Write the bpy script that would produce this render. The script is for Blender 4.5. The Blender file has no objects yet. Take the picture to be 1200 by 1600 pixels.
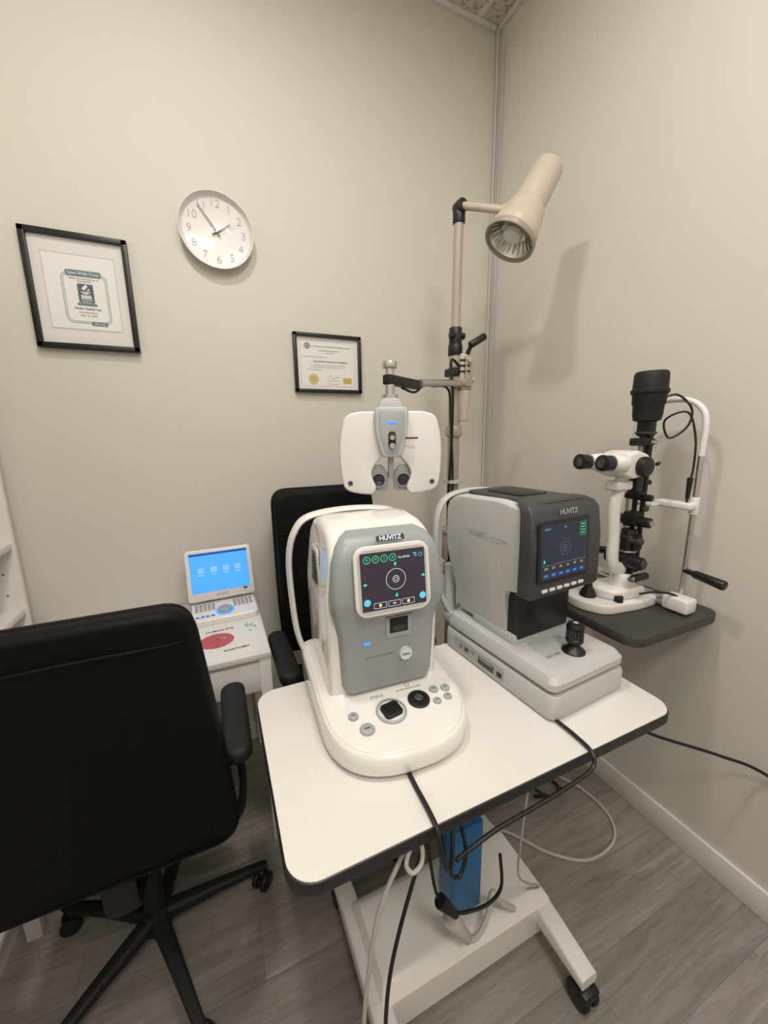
import bpy, bmesh, math, random
from mathutils import Matrix, Vector
random.seed(3)
S = bpy.context.scene
COL = S.collection
V = Vector
pi = math.pi

# ------------------------------------------------------------------ materials
def lin(v):
    v = v / 255.0
    return v / 12.92 if v <= 0.04045 else ((v + 0.055) / 1.055) ** 2.4
def rgb(c): return (lin(c[0]), lin(c[1]), lin(c[2]), 1)

def mat(name, c, rough=.5, metal=0, bump=0.0, bscale=300, var=.05, vscale=6, emit=0, coat=0, spec=.5):
    m = bpy.data.materials.new(name); m.use_nodes = True
    nt = m.node_tree; N = nt.nodes; L = nt.links
    b = N['Principled BSDF']
    tc = N.new('ShaderNodeTexCoord')
    col = rgb(c)
    no = N.new('ShaderNodeTexNoise'); no.inputs['Scale'].default_value = vscale; no.inputs['Detail'].default_value = 4
    L.new(tc.outputs['Object'], no.inputs['Vector'])
    mx = N.new('ShaderNodeMix'); mx.data_type = 'RGBA'
    mx.inputs['A'].default_value = tuple(x * (1 - var) for x in col[:3]) + (1,)
    mx.inputs['B'].default_value = tuple(min(1, x * (1 + var)) for x in col[:3]) + (1,)
    L.new(no.outputs['Fac'], mx.inputs['Factor'])
    L.new(mx.outputs['Result'], b.inputs['Base Color'])
    b.inputs['Roughness'].default_value = rough
    b.inputs['Metallic'].default_value = metal
    b.inputs['Coat Weight'].default_value = coat
    b.inputs['Specular IOR Level'].default_value = spec
    if emit:
        L.new(mx.outputs['Result'], b.inputs['Emission Color'])
        b.inputs['Emission Strength'].default_value = emit
    if bump:
        n2 = N.new('ShaderNodeTexNoise'); n2.inputs['Scale'].default_value = bscale; n2.inputs['Detail'].default_value = 3
        L.new(tc.outputs['Object'], n2.inputs['Vector'])
        bp = N.new('ShaderNodeBump'); bp.inputs['Strength'].default_value = bump; bp.inputs['Distance'].default_value = .002
        L.new(n2.outputs['Fac'], bp.inputs['Height']); L.new(bp.outputs['Normal'], b.inputs['Normal'])
    return m

M_wall = mat('wall_paint', (212, 208, 199), .7, bump=.12, bscale=90, var=.02, vscale=2)
M_trimw = mat('trim_paint', (222, 219, 214), .5)
M_white = mat('white_plastic', (228, 226, 223), .32, coat=.3, var=.02)
M_shell = mat('pearl_plastic', (233, 231, 227), .12, coat=.6, var=.02)
M_gray = mat('blue_gray_plastic', (150, 156, 160), .35, var=.03)
M_lgray = mat('light_gray_plastic', (190, 191, 191), .45, bump=.05, bscale=500, var=.03)
M_mgray = mat('silver_gray_plastic', (164, 166, 168), .4, var=.03)
M_phg = mat('pale_gray_plastic', (184, 187, 190), .4, var=.03)
M_ngray = mat('numeral_gray', (164, 164, 164), .6)
M_dgray = mat('dark_gray_plastic', (60, 61, 64), .45, var=.05)
M_black = mat('black_plastic', (20, 20, 21), .4, var=.1)
M_matte = mat('matte_black', (13, 13, 13), .65, var=.1)
M_leather = mat('black_leather', (7, 7, 7), .58, bump=.35, bscale=160, var=.15, spec=.18)
M_lamin = mat('white_laminate', (226, 223, 219), .3, var=.015)
M_edge = mat('dark_edge_band', (34, 35, 38), .45)
M_darktop = mat('charcoal_laminate', (60, 58, 57), .5, bump=.1, bscale=200, var=.15, vscale=60)
M_chrome = mat('brushed_chrome', (205, 205, 205), .3, 1)
M_beige = mat('beige_enamel', (190, 179, 165), .38, var=.02)
M_tan = mat('tan_lamp_rim', (156, 144, 130), .4)
M_pole = mat('rosy_beige_enamel', (172, 160, 152), .4, var=.02)
M_beige2 = mat('gray_beige_metal', (172, 164, 152), .35, .3)
M_blue = mat('blue_paint', (28, 102, 156), .4, var=.1)
M_cabw = mat('cable_white', (190, 187, 180), .5)
M_paper = mat('paper', (228, 227, 225), .7, var=.01)
M_paper2 = mat('mat_board', (220, 218, 216), .8, var=.01)
M_ink = mat('ink', (70, 72, 78), .7)
M_teal = mat('teal_ink', (108, 128, 134), .7)
M_teal2 = mat('dark_teal_ink', (84, 102, 110), .7)
M_pale = mat('pale_teal_print', (204, 211, 210), .7)
M_gold = mat('gold_foil', (196, 172, 96), .4, .2)
M_red = mat('red_print', (192, 74, 66), .35, var=.25, vscale=30)
M_redd = mat('dark_red_print', (140, 46, 44), .4)
M_cyanp = mat('teal_print', (140, 178, 174), .5, var=.3, vscale=40)
M_scr = mat('screen_dark', (50, 43, 58), .2, emit=.4)
M_scr2 = mat('screen_black_blue', (28, 36, 54), .25, emit=.45)
M_blue_s = mat('screen_blue', (70, 156, 236), .3, emit=.7)
M_blue_d = mat('screen_blue_dark', (30, 80, 150), .3, emit=.35)
M_icon = mat('icon_white', (205, 222, 235), .3, emit=.6)
M_dot = mat('graphic_pale_blue', (130, 160, 190), .3, emit=.4)
M_green = mat('graphic_green', (70, 205, 150), .3, emit=.6)
M_cyan = mat('graphic_cyan', (90, 180, 205), .3, emit=.6)
M_yel = mat('graphic_yellow', (205, 200, 130), .3, emit=.5)
M_led = mat('blue_led', (40, 110, 255), .3, emit=2.5)
M_lens = mat('lens_glass', (20, 22, 28), .06, coat=1)
M_mirror = mat('lamp_reflector', (205, 205, 200), .22, 1)
M_bulb = mat('frosted_bulb', (228, 226, 220), .3)
M_logo = mat('logo_print', (170, 172, 175), .5)
M_hand = mat('clock_hand_gray', (92, 94, 106), .5)

def floor_mat():
    m = bpy.data.materials.new('gray_wood_planks'); m.use_nodes = True
    nt = m.node_tree; N = nt.nodes; L = nt.links; b = N['Principled BSDF']
    tc = N.new('ShaderNodeTexCoord')
    br = N.new('ShaderNodeTexBrick')
    br.offset = .37; br.inputs['Scale'].default_value = 1
    br.inputs['Brick Width'].default_value = 1.2; br.inputs['Row Height'].default_value = .16
    br.inputs['Mortar Size'].default_value = .0006; br.inputs['Mortar Smooth'].default_value = .2
    br.inputs['Color1'].default_value = rgb((156, 150, 145)); br.inputs['Color2'].default_value = rgb((138, 133, 129))
    br.inputs['Mortar'].default_value = rgb((106, 101, 97))
    L.new(tc.outputs['Object'], br.inputs['Vector'])
    mp = N.new('ShaderNodeMapping'); mp.inputs['Scale'].default_value = (2.2, 26, 1)
    L.new(tc.outputs['Object'], mp.inputs['Vector'])
    add = N.new('ShaderNodeVectorMath'); add.operation = 'MULTIPLY_ADD'
    L.new(br.outputs['Color'], add.inputs[0]); add.inputs[1].default_value = (60, 60, 60)
    L.new(mp.outputs['Vector'], add.inputs[2])
    n1 = N.new('ShaderNodeTexNoise'); n1.inputs['Scale'].default_value = 1.6; n1.inputs['Detail'].default_value = 8; n1.inputs['Roughness'].default_value = .68
    n1.inputs['Distortion'].default_value = 1.0
    L.new(add.outputs['Vector'], n1.inputs['Vector'])
    cr = N.new('ShaderNodeValToRGB')
    cr.color_ramp.elements[0].position = .3; cr.color_ramp.elements[0].color = (.52, .51, .5, 1)
    cr.color_ramp.elements[1].position = .7; cr.color_ramp.elements[1].color = (1.12, 1.11, 1.1, 1)
    L.new(n1.outputs['Fac'], cr.inputs['Fac'])
    mx = N.new('ShaderNodeMix'); mx.data_type = 'RGBA'; mx.blend_type = 'MULTIPLY'; mx.inputs['Factor'].default_value = .85
    L.new(br.outputs['Color'], mx.inputs['A']); L.new(cr.outputs['Color'], mx.inputs['B'])
    L.new(mx.outputs['Result'], b.inputs['Base Color'])
    b.inputs['Roughness'].default_value = .5
    bp = N.new('ShaderNodeBump'); bp.inputs['Strength'].default_value = .15; bp.inputs['Distance'].default_value = .002
    L.new(n1.outputs['Fac'], bp.inputs['Height']); L.new(bp.outputs['Normal'], b.inputs['Normal'])
    return m
def ceil_mat():
    m = bpy.data.materials.new('acoustic_tile_grid'); m.use_nodes = True
    nt = m.node_tree; N = nt.nodes; L = nt.links; b = N['Principled BSDF']
    tc = N.new('ShaderNodeTexCoord')
    br = N.new('ShaderNodeTexBrick'); br.offset = 0
    br.inputs['Scale'].default_value = 1; br.inputs['Brick Width'].default_value = .3; br.inputs['Row Height'].default_value = .3
    br.inputs['Mortar Size'].default_value = .012; br.inputs['Mortar Smooth'].default_value = 0
    br.inputs['Color1'].default_value = rgb((205, 198, 190)); br.inputs['Color2'].default_value = rgb((198, 190, 182))
    br.inputs['Mortar'].default_value = rgb((226, 222, 215))
    L.new(tc.outputs['Object'], br.inputs['Vector'])
    n1 = N.new('ShaderNodeTexNoise'); n1.inputs['Scale'].default_value = 55; n1.inputs['Detail'].default_value = 5
    L.new(tc.outputs['Object'], n1.inputs['Vector'])
    cr = N.new('ShaderNodeValToRGB')
    cr.color_ramp.elements[0].position = .36; cr.color_ramp.elements[0].color = (.55, .5, .47, 1)
    cr.color_ramp.elements[1].position = .47; cr.color_ramp.elements[1].color = (1, 1, 1, 1)
    L.new(n1.outputs['Fac'], cr.inputs['Fac'])
    mx = N.new('ShaderNodeMix'); mx.data_type = 'RGBA'; mx.blend_type = 'MULTIPLY'; mx.inputs['Factor'].default_value = 1
    L.new(br.outputs['Color'], mx.inputs['A']); L.new(cr.outputs['Color'], mx.inputs['B'])
    L.new(mx.outputs['Result'], b.inputs['Base Color']); b.inputs['Roughness'].default_value = .9
    return m
M_floor = floor_mat(); M_ceil = ceil_mat()

# ------------------------------------------------------------------ geometry helpers
def FR(o, u, v):
    u = V(u).normalized(); v = V(v); n = u.cross(v).normalized(); v = n.cross(u)
    m = Matrix((u, v, n)).transposed().to_4x4(); m.translation = V(o); return m
def T(x, y, z): return Matrix.Translation((x, y, z))
def RZ(a): return Matrix.Rotation(math.radians(a), 4, 'Z')
def front(o, tilt=0):
    t = math.radians(tilt)
    return FR(o, (1, 0, 0), (0, math.sin(t), math.cos(t)))
def rrect(w, h, r, n=6):
    p = []
    for cx, cy, a in ((w/2-r, h/2-r, 0), (-w/2+r, h/2-r, 90), (-w/2+r, -h/2+r, 180), (w/2-r, -h/2+r, 270)):
        for i in range(n+1):
            t = math.radians(a + 90*i/n); p.append((cx + r*math.cos(t), cy + r*math.sin(t)))
    return p
def roundpoly(pts, rs, n=5):
    out = []; k = len(pts)
    if not isinstance(rs, (list, tuple)): rs = [rs]*k
    for i in range(k):
        p = V(pts[i]); a = V(pts[i-1]); c = V(pts[(i+1) % k])
        r = min(rs[i], (a-p).length*.49, (c-p).length*.49)
        if r <= 0: out.append((p.x, p.y)); continue
        d1 = (a-p).normalized(); d2 = (c-p).normalized()
        s = p + d1*r; e = p + d2*r
        for j in range(n+1):
            t = j/n; q = s*(1-t)**2 + p*2*t*(1-t) + e*t*t
            out.append((q.x, q.y))
    return out
def dedupe(pts):
    o = []
    for p in pts:
        if not o or (V(p)-V(o[-1])).length > 1e-5: o.append(tuple(p))
    if (V(o[0])-V(o[-1])).length < 1e-5: o.pop()
    return o
def inset(pts, d):
    n = len(pts); A = sum(pts[i-1][0]*pts[i][1]-pts[i][0]*pts[i-1][1] for i in range(n))
    sg = 1 if A > 0 else -1; out = []
    for i in range(n):
        p = V(pts[i]); a = (p-V(pts[i-1])).normalized(); b = (V(pts[(i+1) % n])-p).normalized()
        n1 = V((-a.y, a.x)); n2 = V((-b.y, b.x)); m = n1+n2
        if m.length < 1e-6: m = n1.copy()
        m.normalize(); k = 1/max(.6, m.dot(n1)); q = p + m*(d*sg*k); out.append((q.x, q.y))
    return out
def crom(pts, n=6):
    P = [V(p) for p in pts]
    if len(P) < 3: return P
    out = []
    Q = [P[0]*2-P[1]] + P + [P[-1]*2-P[-2]]
    for i in range(1, len(Q)-2):
        for j in range(n):
            t = j/n
            a, b, c, d = Q[i-1], Q[i], Q[i+1], Q[i+2]
            out.append(.5*((2*b)+(c-a)*t+(2*a-5*b+4*c-d)*t*t+(3*b-a-3*c+d)*t**3))
    out.append(P[-1]); return out

class Part:
    def __init__(s, name, parent=None, label=None, category=None, kind=None, group=None):
        s.name = name; s.parent = parent; s.label = label; s.cat = category; s.kind = kind; s.group = group
        s.bm = bmesh.new(); s.mats = []
    def mi(s, m):
        if m not in s.mats: s.mats.append(m)
        return s.mats.index(m)
    def add(s, bm, m, M=None, recalc=True):
        if recalc: bmesh.ops.recalc_face_normals(bm, faces=bm.faces)
        i = s.mi(m)
        for f in bm.faces: f.material_index = i
        if M is not None: bm.transform(M)
        me = bpy.data.meshes.new('tmp'); bm.to_mesh(me); bm.free()
        s.bm.from_mesh(me); bpy.data.meshes.remove(me)
        return s
    def box(s, c, size, m, bev=0, seg=2, M=None):
        bm = bmesh.new(); bmesh.ops.create_cube(bm, size=1)
        bmesh.ops.scale(bm, vec=size, verts=bm.verts)
        if bev: bmesh.ops.bevel(bm, geom=bm.edges[:], offset=min(bev, min(size)*.45), segments=seg, profile=.5, affect='EDGES')
        mm = T(*c)
        if M is not None: mm = M @ mm
        return s.add(bm, m, mm)
    def cyl(s, p1, p2, r1, m, r2=None, seg=24, bev=0, M=None):
        p1 = V(p1); p2 = V(p2); d = p2-p1
        bm = bmesh.new()
        bmesh.ops.create_cone(bm, cap_ends=True, segments=seg, radius1=r1, radius2=r1 if r2 is None else r2, depth=d.length)
        if bev:
            ed = [e for e in bm.edges if any(len(f.verts) > 4 for f in e.link_faces)]
            bmesh.ops.bevel(bm, geom=ed, offset=bev, segments=2, profile=.5, affect='EDGES')
        mm = T(*((p1+p2)/2)) @ d.to_track_quat('Z', 'Y').to_matrix().to_4x4()
        if M is not None: mm = M @ mm
        return s.add(bm, m, mm)
    def loft(s, secs, m, cap=True, M=None):
        bm = bmesh.new(); R = [[bm.verts.new(p) for p in sec] for sec in secs]
        n = len(R[0])
        for a, b in zip(R, R[1:]):
            for i in range(n):
                bm.faces.new((a[i], a[(i+1) % n], b[(i+1) % n], b[i]))
        if cap: bm.faces.new(R[0][::-1]); bm.faces.new(R[-1])
        return s.add(bm, m, M)
    def lathe(s, prof, m, M=None, seg=36, cap=True):
        secs = []
        for r, z in prof:
            r = max(r, 1e-4)
            secs.append([V((r*math.cos(2*pi*i/seg), r*math.sin(2*pi*i/seg), z)) for i in range(seg)])
        return s.loft(secs, m, cap, M)
    def tube(s, pts, r, m, seg=10, n=6, sec=None, ref=None, M=None):
        P = crom(pts, n) if n > 1 else [V(p) for p in pts]
        secs = []; prev = None
        for i, p in enumerate(P):
            a = P[max(i-1, 0)]; b = P[min(i+1, len(P)-1)]
            t = (b-a).normalized()
            if ref is not None: u = V(ref) - t*V(ref).dot(t)
            elif prev is None: u = t.orthogonal()
            else: u = prev - t*prev.dot(t)
            u.normalize(); prev = u; w = t.cross(u)
            ra, rb = (sec if sec else (r, r))
            secs.append([p + u*ra*math.cos(2*pi*k/seg) + w*rb*math.sin(2*pi*k/seg) for k in range(seg)])
        return s.loft(secs, m, True, M)
    def prism(s, pts, d, m, M=None, bev=0, seg=2):
        pts = dedupe(pts); sg = 1 if d > 0 else -1; D = abs(d)
        bev = min(bev, D*.48)
        secs = []
        if bev:
            for i in range(seg+1):
                t = pi/2*i/seg
                secs.append([V((x, y, sg*bev*(1-math.cos(t)))) for x, y in inset(pts, bev*(1-math.sin(t)))])
            for i in range(seg, -1, -1):
                t = pi/2*i/seg
                secs.append([V((x, y, sg*(D-bev*(1-math.cos(t))))) for x, y in inset(pts, bev*(1-math.sin(t)))])
        else:
            secs = [[V((x, y, 0)) for x, y in pts], [V((x, y, d)) for x, y in pts]]
        return s.loft(secs, m, True, M)
    def flat(s, pts, m, M, z=.0006):
        bm = bmesh.new(); bm.faces.new([bm.verts.new((p[0], p[1], z)) for p in pts])
        return s.add(bm, m, M, recalc=False)
    def rect(s, M, cx, cy, w, h, m, z=.0006, r=0):
        pts = rrect(w, h, r, 4) if r else [(-w/2, -h/2), (w/2, -h/2), (w/2, h/2), (-w/2, h/2)]
        return s.flat([(cx+p[0], cy+p[1]) for p in pts], m, M, z)
    def disc(s, M, cx, cy, r, m, z=.0006, sx=1):
        return s.flat([(cx+sx*r*math.cos(2*pi*i/28), cy+r*math.sin(2*pi*i/28)) for i in range(28)], m, M, z)
    def outline(s, M, pts, w, m, z=.0008):
        bm = bmesh.new(); pts = dedupe(pts); n = len(pts); q = inset(pts, w)
        A = [bm.verts.new((p[0], p[1], z)) for p in pts]; B = [bm.verts.new((p[0], p[1], z)) for p in q]
        for i in range(n): bm.faces.new((A[i], A[(i+1) % n], B[(i+1) % n], B[i]))
        return s.add(bm, m, M, recalc=False)
    def ring(s, M, cx, cy, r, w, m, z=.0008):
        return s.outline(M, [(cx+r*math.cos(2*pi*i/32), cy+r*math.sin(2*pi*i/32)) for i in range(32)], w, m, z)
    def text(s, M, txt, cx, cy, size, m, z=.0009, bold=0, align='CENTER', sx=1):
        cu = bpy.data.curves.new('t', 'FONT'); cu.body = txt; cu.size = size; cu.align_x = align; cu.align_y = 'CENTER'
        cu.offset = bold; cu.resolution_u = 3
        ob = bpy.data.objects.new('t', cu); COL.objects.link(ob)
        bpy.context.view_layer.update()
        dg = bpy.context.evaluated_depsgraph_get()
        me = bpy.data.meshes.new_from_object(ob.evaluated_get(dg))
        bm = bmesh.new(); bm.from_mesh(me); bpy.data.meshes.remove(me)
        bpy.data.objects.remove(ob); bpy.data.curves.remove(cu)
        for v in bm.verts: v.co.x *= sx
        return s.add(bm, m, M @ T(cx, cy, z), recalc=False)
    def bend(s, fn):
        for v in s.bm.verts: v.co = V(fn(v.co))
        return s
    def done(s, angle=38):
        me = bpy.data.meshes.new(s.name)
        for f in s.bm.faces: f.smooth = True
        for e in s.bm.edges:
            if len(e.link_faces) == 2 and e.calc_face_angle(0) > math.radians(angle): e.smooth = False
        s.bm.to_mesh(me); s.bm.free()
        for m in s.mats: me.materials.append(m)
        ob = bpy.data.objects.new(s.name, me); COL.objects.link(ob)
        if s.parent: ob.parent = s.parent
        if s.label: ob['label'] = s.label
        if s.cat: ob['category'] = s.cat
        if s.kind: ob['kind'] = s.kind
        if s.group: ob['group'] = s.group
        return ob

def root(name, loc, yaw, label, cat, group=None):
    e = bpy.data.objects.new(name, None); COL.objects.link(e)
    e.empty_display_size = .05
    e.location = loc; e.rotation_euler = (0, 0, math.radians(yaw))
    e['label'] = label; e['category'] = cat
    if group: e['group'] = group
    return e

# ------------------------------------------------------------------ room
XR, YB, ZC, XL, YF = 1.318, 1.67, 3.095, -.96, -1.8
def room(name, c, size, m):
    Part(name, kind='structure').box(c, size, m).done()
room('floor', ((XL+XR)/2, (YB+YF)/2, -.05), (XR-XL+.2, YB-YF+.2, .1), M_floor)
room('ceiling', ((XL+XR)/2, (YB+YF)/2, ZC+.05), (XR-XL+.2, YB-YF+.2, .1), M_ceil)
room('wall_back', ((XL+XR)/2, YB+.05, ZC/2), (XR-XL+.2, .1, ZC), M_wall)
room('wall_right', (XR+.05, (YB+YF)/2, ZC/2), (.1, YB-YF, ZC), M_wall)
room('wall_left', (XL-.05, (YB+YF)/2, ZC/2), (.1, YB-YF, ZC), M_wall)
room('wall_front', ((XL+XR)/2, YF-.05, ZC/2), (XR-XL+.2, .1, ZC), M_wall)
Part('baseboard_right', kind='structure').box((XR-.006, (YB+YF)/2, .045), (.012, YB-YF, .09), M_trimw, .003).done()
Part('baseboard_back', kind='structure').box(((XL+XR)/2-.006, YB-.006, .045), (XR-XL-.014, .012, .09), M_trimw, .003).done()
Part('trim_1', kind='structure').box((XR-.01, (YB+YF)/2, ZC-.008), (.02, YB-YF, .015), M_trimw, .002).done()
Part('trim_2', kind='structure').box(((XL+XR)/2-.01, YB-.01, ZC-.008), (XR-XL-.03, .02, .015), M_trimw, .002).done()

Part('cable_conduit', label='thin white vertical cable conduit fixed in the wall corner', category='conduit') \
    .tube([(XR-.018, YB-.019, 0), (XR-.018, YB-.019, ZC-.02)], .004, M_wall, n=1).done()
p = Part('bead_chain', label='fine gray beaded cord hanging down beside the wall corner', category='cord')
p.tube([(XR-.012-.004*(i % 2), YB-.055, .0+i*.0125) for i in range(int((ZC-.06)/.0125))], .0032, M_lgray, seg=5, n=1)
p.done()

# ------------------------------------------------------------------ framed award
def framed(name, cx, cz, w, h, bar, label, cat):
    r = root(name, (cx, YB, cz), 0, label, cat)
    fr = Part('frame', r)
    d = .022
    fr.box((0, -d/2, h/2-bar/2), (w, d, bar), M_black, .002); fr.box((0, -d/2, -h/2+bar/2), (w, d, bar), M_black, .002)
    fr.box((-w/2+bar/2, -d/2, 0), (bar, d, h-.002), M_black, .002); fr.box((w/2-bar/2, -d/2, 0), (bar, d, h-.002), M_black, .002)
    fr.done()
    return r
r = framed('framed_award', -.340, 1.843, .284, .352, .017, 'black framed business award with a wide white mat', 'picture frame')
b = Part('mat_board', r); b.box((0, -.006, 0), (.252, .008, .32), M_paper2)
F = front((0, -.0101, 0)); b.outline(F, [(-.098, -.114), (.098, -.114), (.098, .114), (-.098, .114)], .001, M_mgray, .0003); b.done()
a = Part('certificate_sheet', r); a.box((0, -.0105, 0), (.19, .001, .222), M_paper)
F = front((.008, -.011, -.006)) @ Matrix.Diagonal((1.02, .98, 1, 1))
bo = lambda w, h, q: [(x, y-.010) for x, y in rrect(w, h, q, 5)]
a.prism(bo(.122, .156, .02), .0002, M_pale, F)
a.prism(bo(.110, .144, .016), .0004, M_paper, F)
a.outline(F, bo(.122, .156, .02), .0012, M_teal)
a.outline(F, bo(.110, .144, .016), .0008, M_teal)
a.rect(F, 0, .066, .094, .019, M_teal, .001, .005)
a.text(F, 'Start With Trust', 0, .066, .0122, M_paper, .0016, .0001)
a.text(F, 'Better Business Bureau of', 0, .0500, .0074, M_ink); a.text(F, 'Mainland BC', 0, .0420, .0074, M_ink)
a.rect(F, 0, .006, .042, .058, M_teal2, .001, .003)
a.flat(roundpoly([(-.002, .014), (-.011, .020), (-.006, .026), (.000, .031), (.0, .034), (.007, .029), (.004, .023), (-.001, .019)], .002, 3), M_paper, F, .0014)
a.flat(roundpoly([(.001, .013), (.007, .017), (.006, .021), (.011, .019), (.009, .014)], .0015, 3), M_paper, F, .0014)
a.rect(F, 0, .0095, .026, .0022, M_paper, .0014); a.flat([(-.009, .0075), (.009, .0075), (.005, .0035), (-.005, .0035)], M_paper, F, .0014)
a.text(F, 'BBB', 0, -.006, .0165, M_paper, .0014, .0006)
a.text(F, 'ACCREDITED', 0, -.0155, .0058, M_paper, .0014); a.text(F, 'BUSINESS', 0, -.0205, .0056, M_paper, .0014)
a.rect(F, 0, -.0285, .052, .008, M_teal, .001)
a.text(F, 'Noble Optical Ltd.', 0, -.042, .0095, M_ink, bold=.0002)
a.text(F, 'Accredited Since', 0, -.054, .0072, M_ink); a.text(F, 'May 16, 2024', 0, -.064, .0082, M_ink)
a.rect(F, .026, -.088, .044, .012, M_teal, .001, .003); a.text(F, 'bbb.org', .026, -.088, .009, M_paper, .0015)
a.done()

r = framed('framed_certificate', .483, 1.668, .29, .233, .014, 'black framed license certificate with gold seals', 'picture frame')
a = Part('certificate_sheet', r); a.box((0, -.006, 0), (.264, .008, .207), M_paper)
F = front((0, -.0101, 0))
a.outline(F, [(-.118, -.09), (.118, -.09), (.118, .09), (-.118, .09)], .0012, M_lgray)
a.ring(F, -.088, .068, .012, .003, M_ink); a.disc(F, -.088, .068, .006, M_teal)
a.text(F, 'THE COLLEGE OF OPTOMETRISTS OF BRITISH COLUMBIA', .014, .067, .0066, M_ink)
a.text(F, 'An Act Respecting Optometrists', .005, .052, .007, M_ink); a.text(F, 'Chapter 342', .005, .042, .006, M_ink)
a.text(F, 'This Certifies that the person named hereunder', -.055, .026, .0052, M_ink)
a.text(F, 'THE CERTIFIED OPTICIAN AND OPTOMETRIST', .01, .008, .0072, M_ink, bold=.00015)
a.text(F, 'has complied with the provisions of the Act and is entitled to practise', 0, -.006, .0052, M_ink)
a.text(F, 'in the Province of British Columbia subject to the rules and by-laws', -.01, -.014, .0052, M_ink)
a.text(F, 'for the year hereafter shown', -.06, -.024, .0052, M_ink)
a.disc(F, -.066, -.062, .021, M_gold, .001); a.ring(F, -.066, -.062, .017, .002, M_paper, .0014)
a.rect(F, .082, -.065, .038, .022, M_gold, .001)
a.tube([(.0, -.0108, -.055), (.01, -.0108, -.045), (.018, -.0108, -.06), (.03, -.0108, -.05), (.045, -.0108, -.055)], .0004, M_ink, seg=4)
a.rect(F, .02, -.068, .05, .0008, M_ink); a.rect(F, .02, -.08, .05, .0008, M_ink)
a.done()

# ------------------------------------------------------------------ clock
r = root('wall_clock', (.088, YB, 2.092), 0, 'round white dish-shaped wall clock with thin gray numerals', 'clock')
W = FR((0, 0, 0), (1, 0, 0), (0, 0, 1))
c = Part('dish', r)
c.lathe([(.05, .0), (.09, .004), (.116, .022), (.1235, .034), (.1235, .036), (.1222, .036), (.1195, .028), (.116, .021), (.111, .0185), (.0001, .018)], M_white, W, 64); c.done()
F = front((0, -.0186, 0))
for i in range(1, 13):
    n = Part('numeral', r)
    t = math.radians(90-30*i); n.text(F, str(i), .090*math.cos(t), .090*math.sin(t), .037, M_ngray, .0006, -.0006); n.done()
def hand(name, deg, L, w, z, m):
    h = Part(name, r); Mh = front((0, -.0186-z, 0)) @ Matrix.Rotation(math.radians(-deg), 4, 'Z')
    h.prism([(-w, -.018), (w, -.018), (w*.7, L), (-w*.7, L)], .0012, m, Mh); h.cyl((0, 0, 0), (0, 0, .003), .004, m, M=Mh); h.done()
hand('hour_hand', 57, .056, .0022, .003, M_hand); hand('minute_hand', 324, .096, .0018, .006, M_hand)
hand('second_hand', 62, .07, .0008, .009, M_white)

# ------------------------------------------------------------------ bookcase
r = root('bookcase', (XL+.01, 1.21, 0), 0, 'white laminate bookcase with adjustable shelves and peg holes', 'bookcase')
x1 = -.62-(XL+.01)
p = Part('carcass', r)
p.box((x1/2, .39, .95), (x1, .02, 1.9), M_lamin, .001); p.box((x1/2, -.39, .95), (x1, .02, 1.9), M_lamin, .001)
p.box((.005, 0, .95), (.006, .76, 1.9), M_lamin); p.box((x1/2, 0, 1.89), (x1, .76, .02), M_lamin); p.box((x1-.02, 0, .035), (.018, .76, .07), M_lamin)
for z in range(24):
    for xx in (.04, x1-.04):
        p.cyl((xx, .3795, .14+z*.073), (xx, .3805, .14+z*.073), .003, M_dgray, seg=10)
p.done()
for z in (.08, .34, .58, .81, 1.035, 1.27, 1.5):
    Part('shelf', r).box((x1/2+.003, 0, z), (x1-.012, .758, .02), M_lamin, .001).done()

# ------------------------------------------------------------------ desk
r = root('desk', (-.245, 1.405, 0), 0, 'small white desk with one shallow drawer against the wall', 'desk')
p = Part('desktop', r); p.box((0, .0, .700), (.71, .51, .020), M_lamin, .002); p.done()
p = Part('apron', r)
p.box((.0, -.235, .684), (.70, .02, .012), M_lamin, .001); p.box((0, .242, .63), (.70, .012, .12), M_lamin)
p.box((.345, .0, .63), (.012, .47, .12), M_lamin); p.box((-.345, .0, .63), (.012, .47, .12), M_lamin); p.box((0, 0, .572), (.68, .47, .008), M_lamin); p.done()
d = Part('drawer', r); d.box((.0, -.240, .627), (.65, .016, .098), M_white, .003); d.box((.0, -.04, .62), (.62, .38, .07), M_lamin); d.done()
for x in (-.335, .335):
    for y in (-.235, .235):
        q = Part('leg', r); q.box((x, y, .345), (.036, .036, .69), M_white, .002); q.done()

# ------------------------------------------------------------------ operator console
r = root('control_console', (-.012, 1.50, .711), 3, 'white desktop control console with a lit blue touch screen', 'console')
p = Part('keypad_base', r, label='white keypad base with a rotary dial')
p.loft([[V((x, y, z)) for x, y, z in sec] for sec in (
    [(a[0], a[1]-.0, .0) for a in rrect(.228, .16, .02)],
    [(a[0]*1.0, a[1], .018+.014*(a[1]+.08)/.16) for a in rrect(.228, .16, .02)],
    [(a[0]*.97, a[1]*.95, .023+.014*(a[1]+.08)/.16) for a in rrect(.228, .16, .02)])], M_white)
K = FR((0, 0, .0305), (1, 0, 0), (0, .16, .014))
for side in (-1, 1):
    for i in range(5):
        for j in range(5):
            p.box((side*(.038+i*.0145), .045-j*.0135, .0012), (.0105, .0085, .0026), M_mgray if j else M_lgray, .001, 1, M=K)
for i in range(4): p.box((-.095+i*.017, -.055, .001), (.012, .006, .002), M_blue_d, M=K)
p.lathe([(.025, .0), (.025, .008), (.021, .011), (.0001, .011)], M_mgray, K @ T(0, -.03, 0)); p.ring(K, 0, -.03, .033, .008, M_blue_s, .0030)
p.done()
p = Part('display', r, label='tilted blue lit display')
D = front((0, .064, .142), 14)
p.prism(rrect(.24, .196, .012), -.026, M_white, D, .003)
p.rect(D, 0, .01, .21, .152, M_blue_s, .0006, .002)
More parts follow.
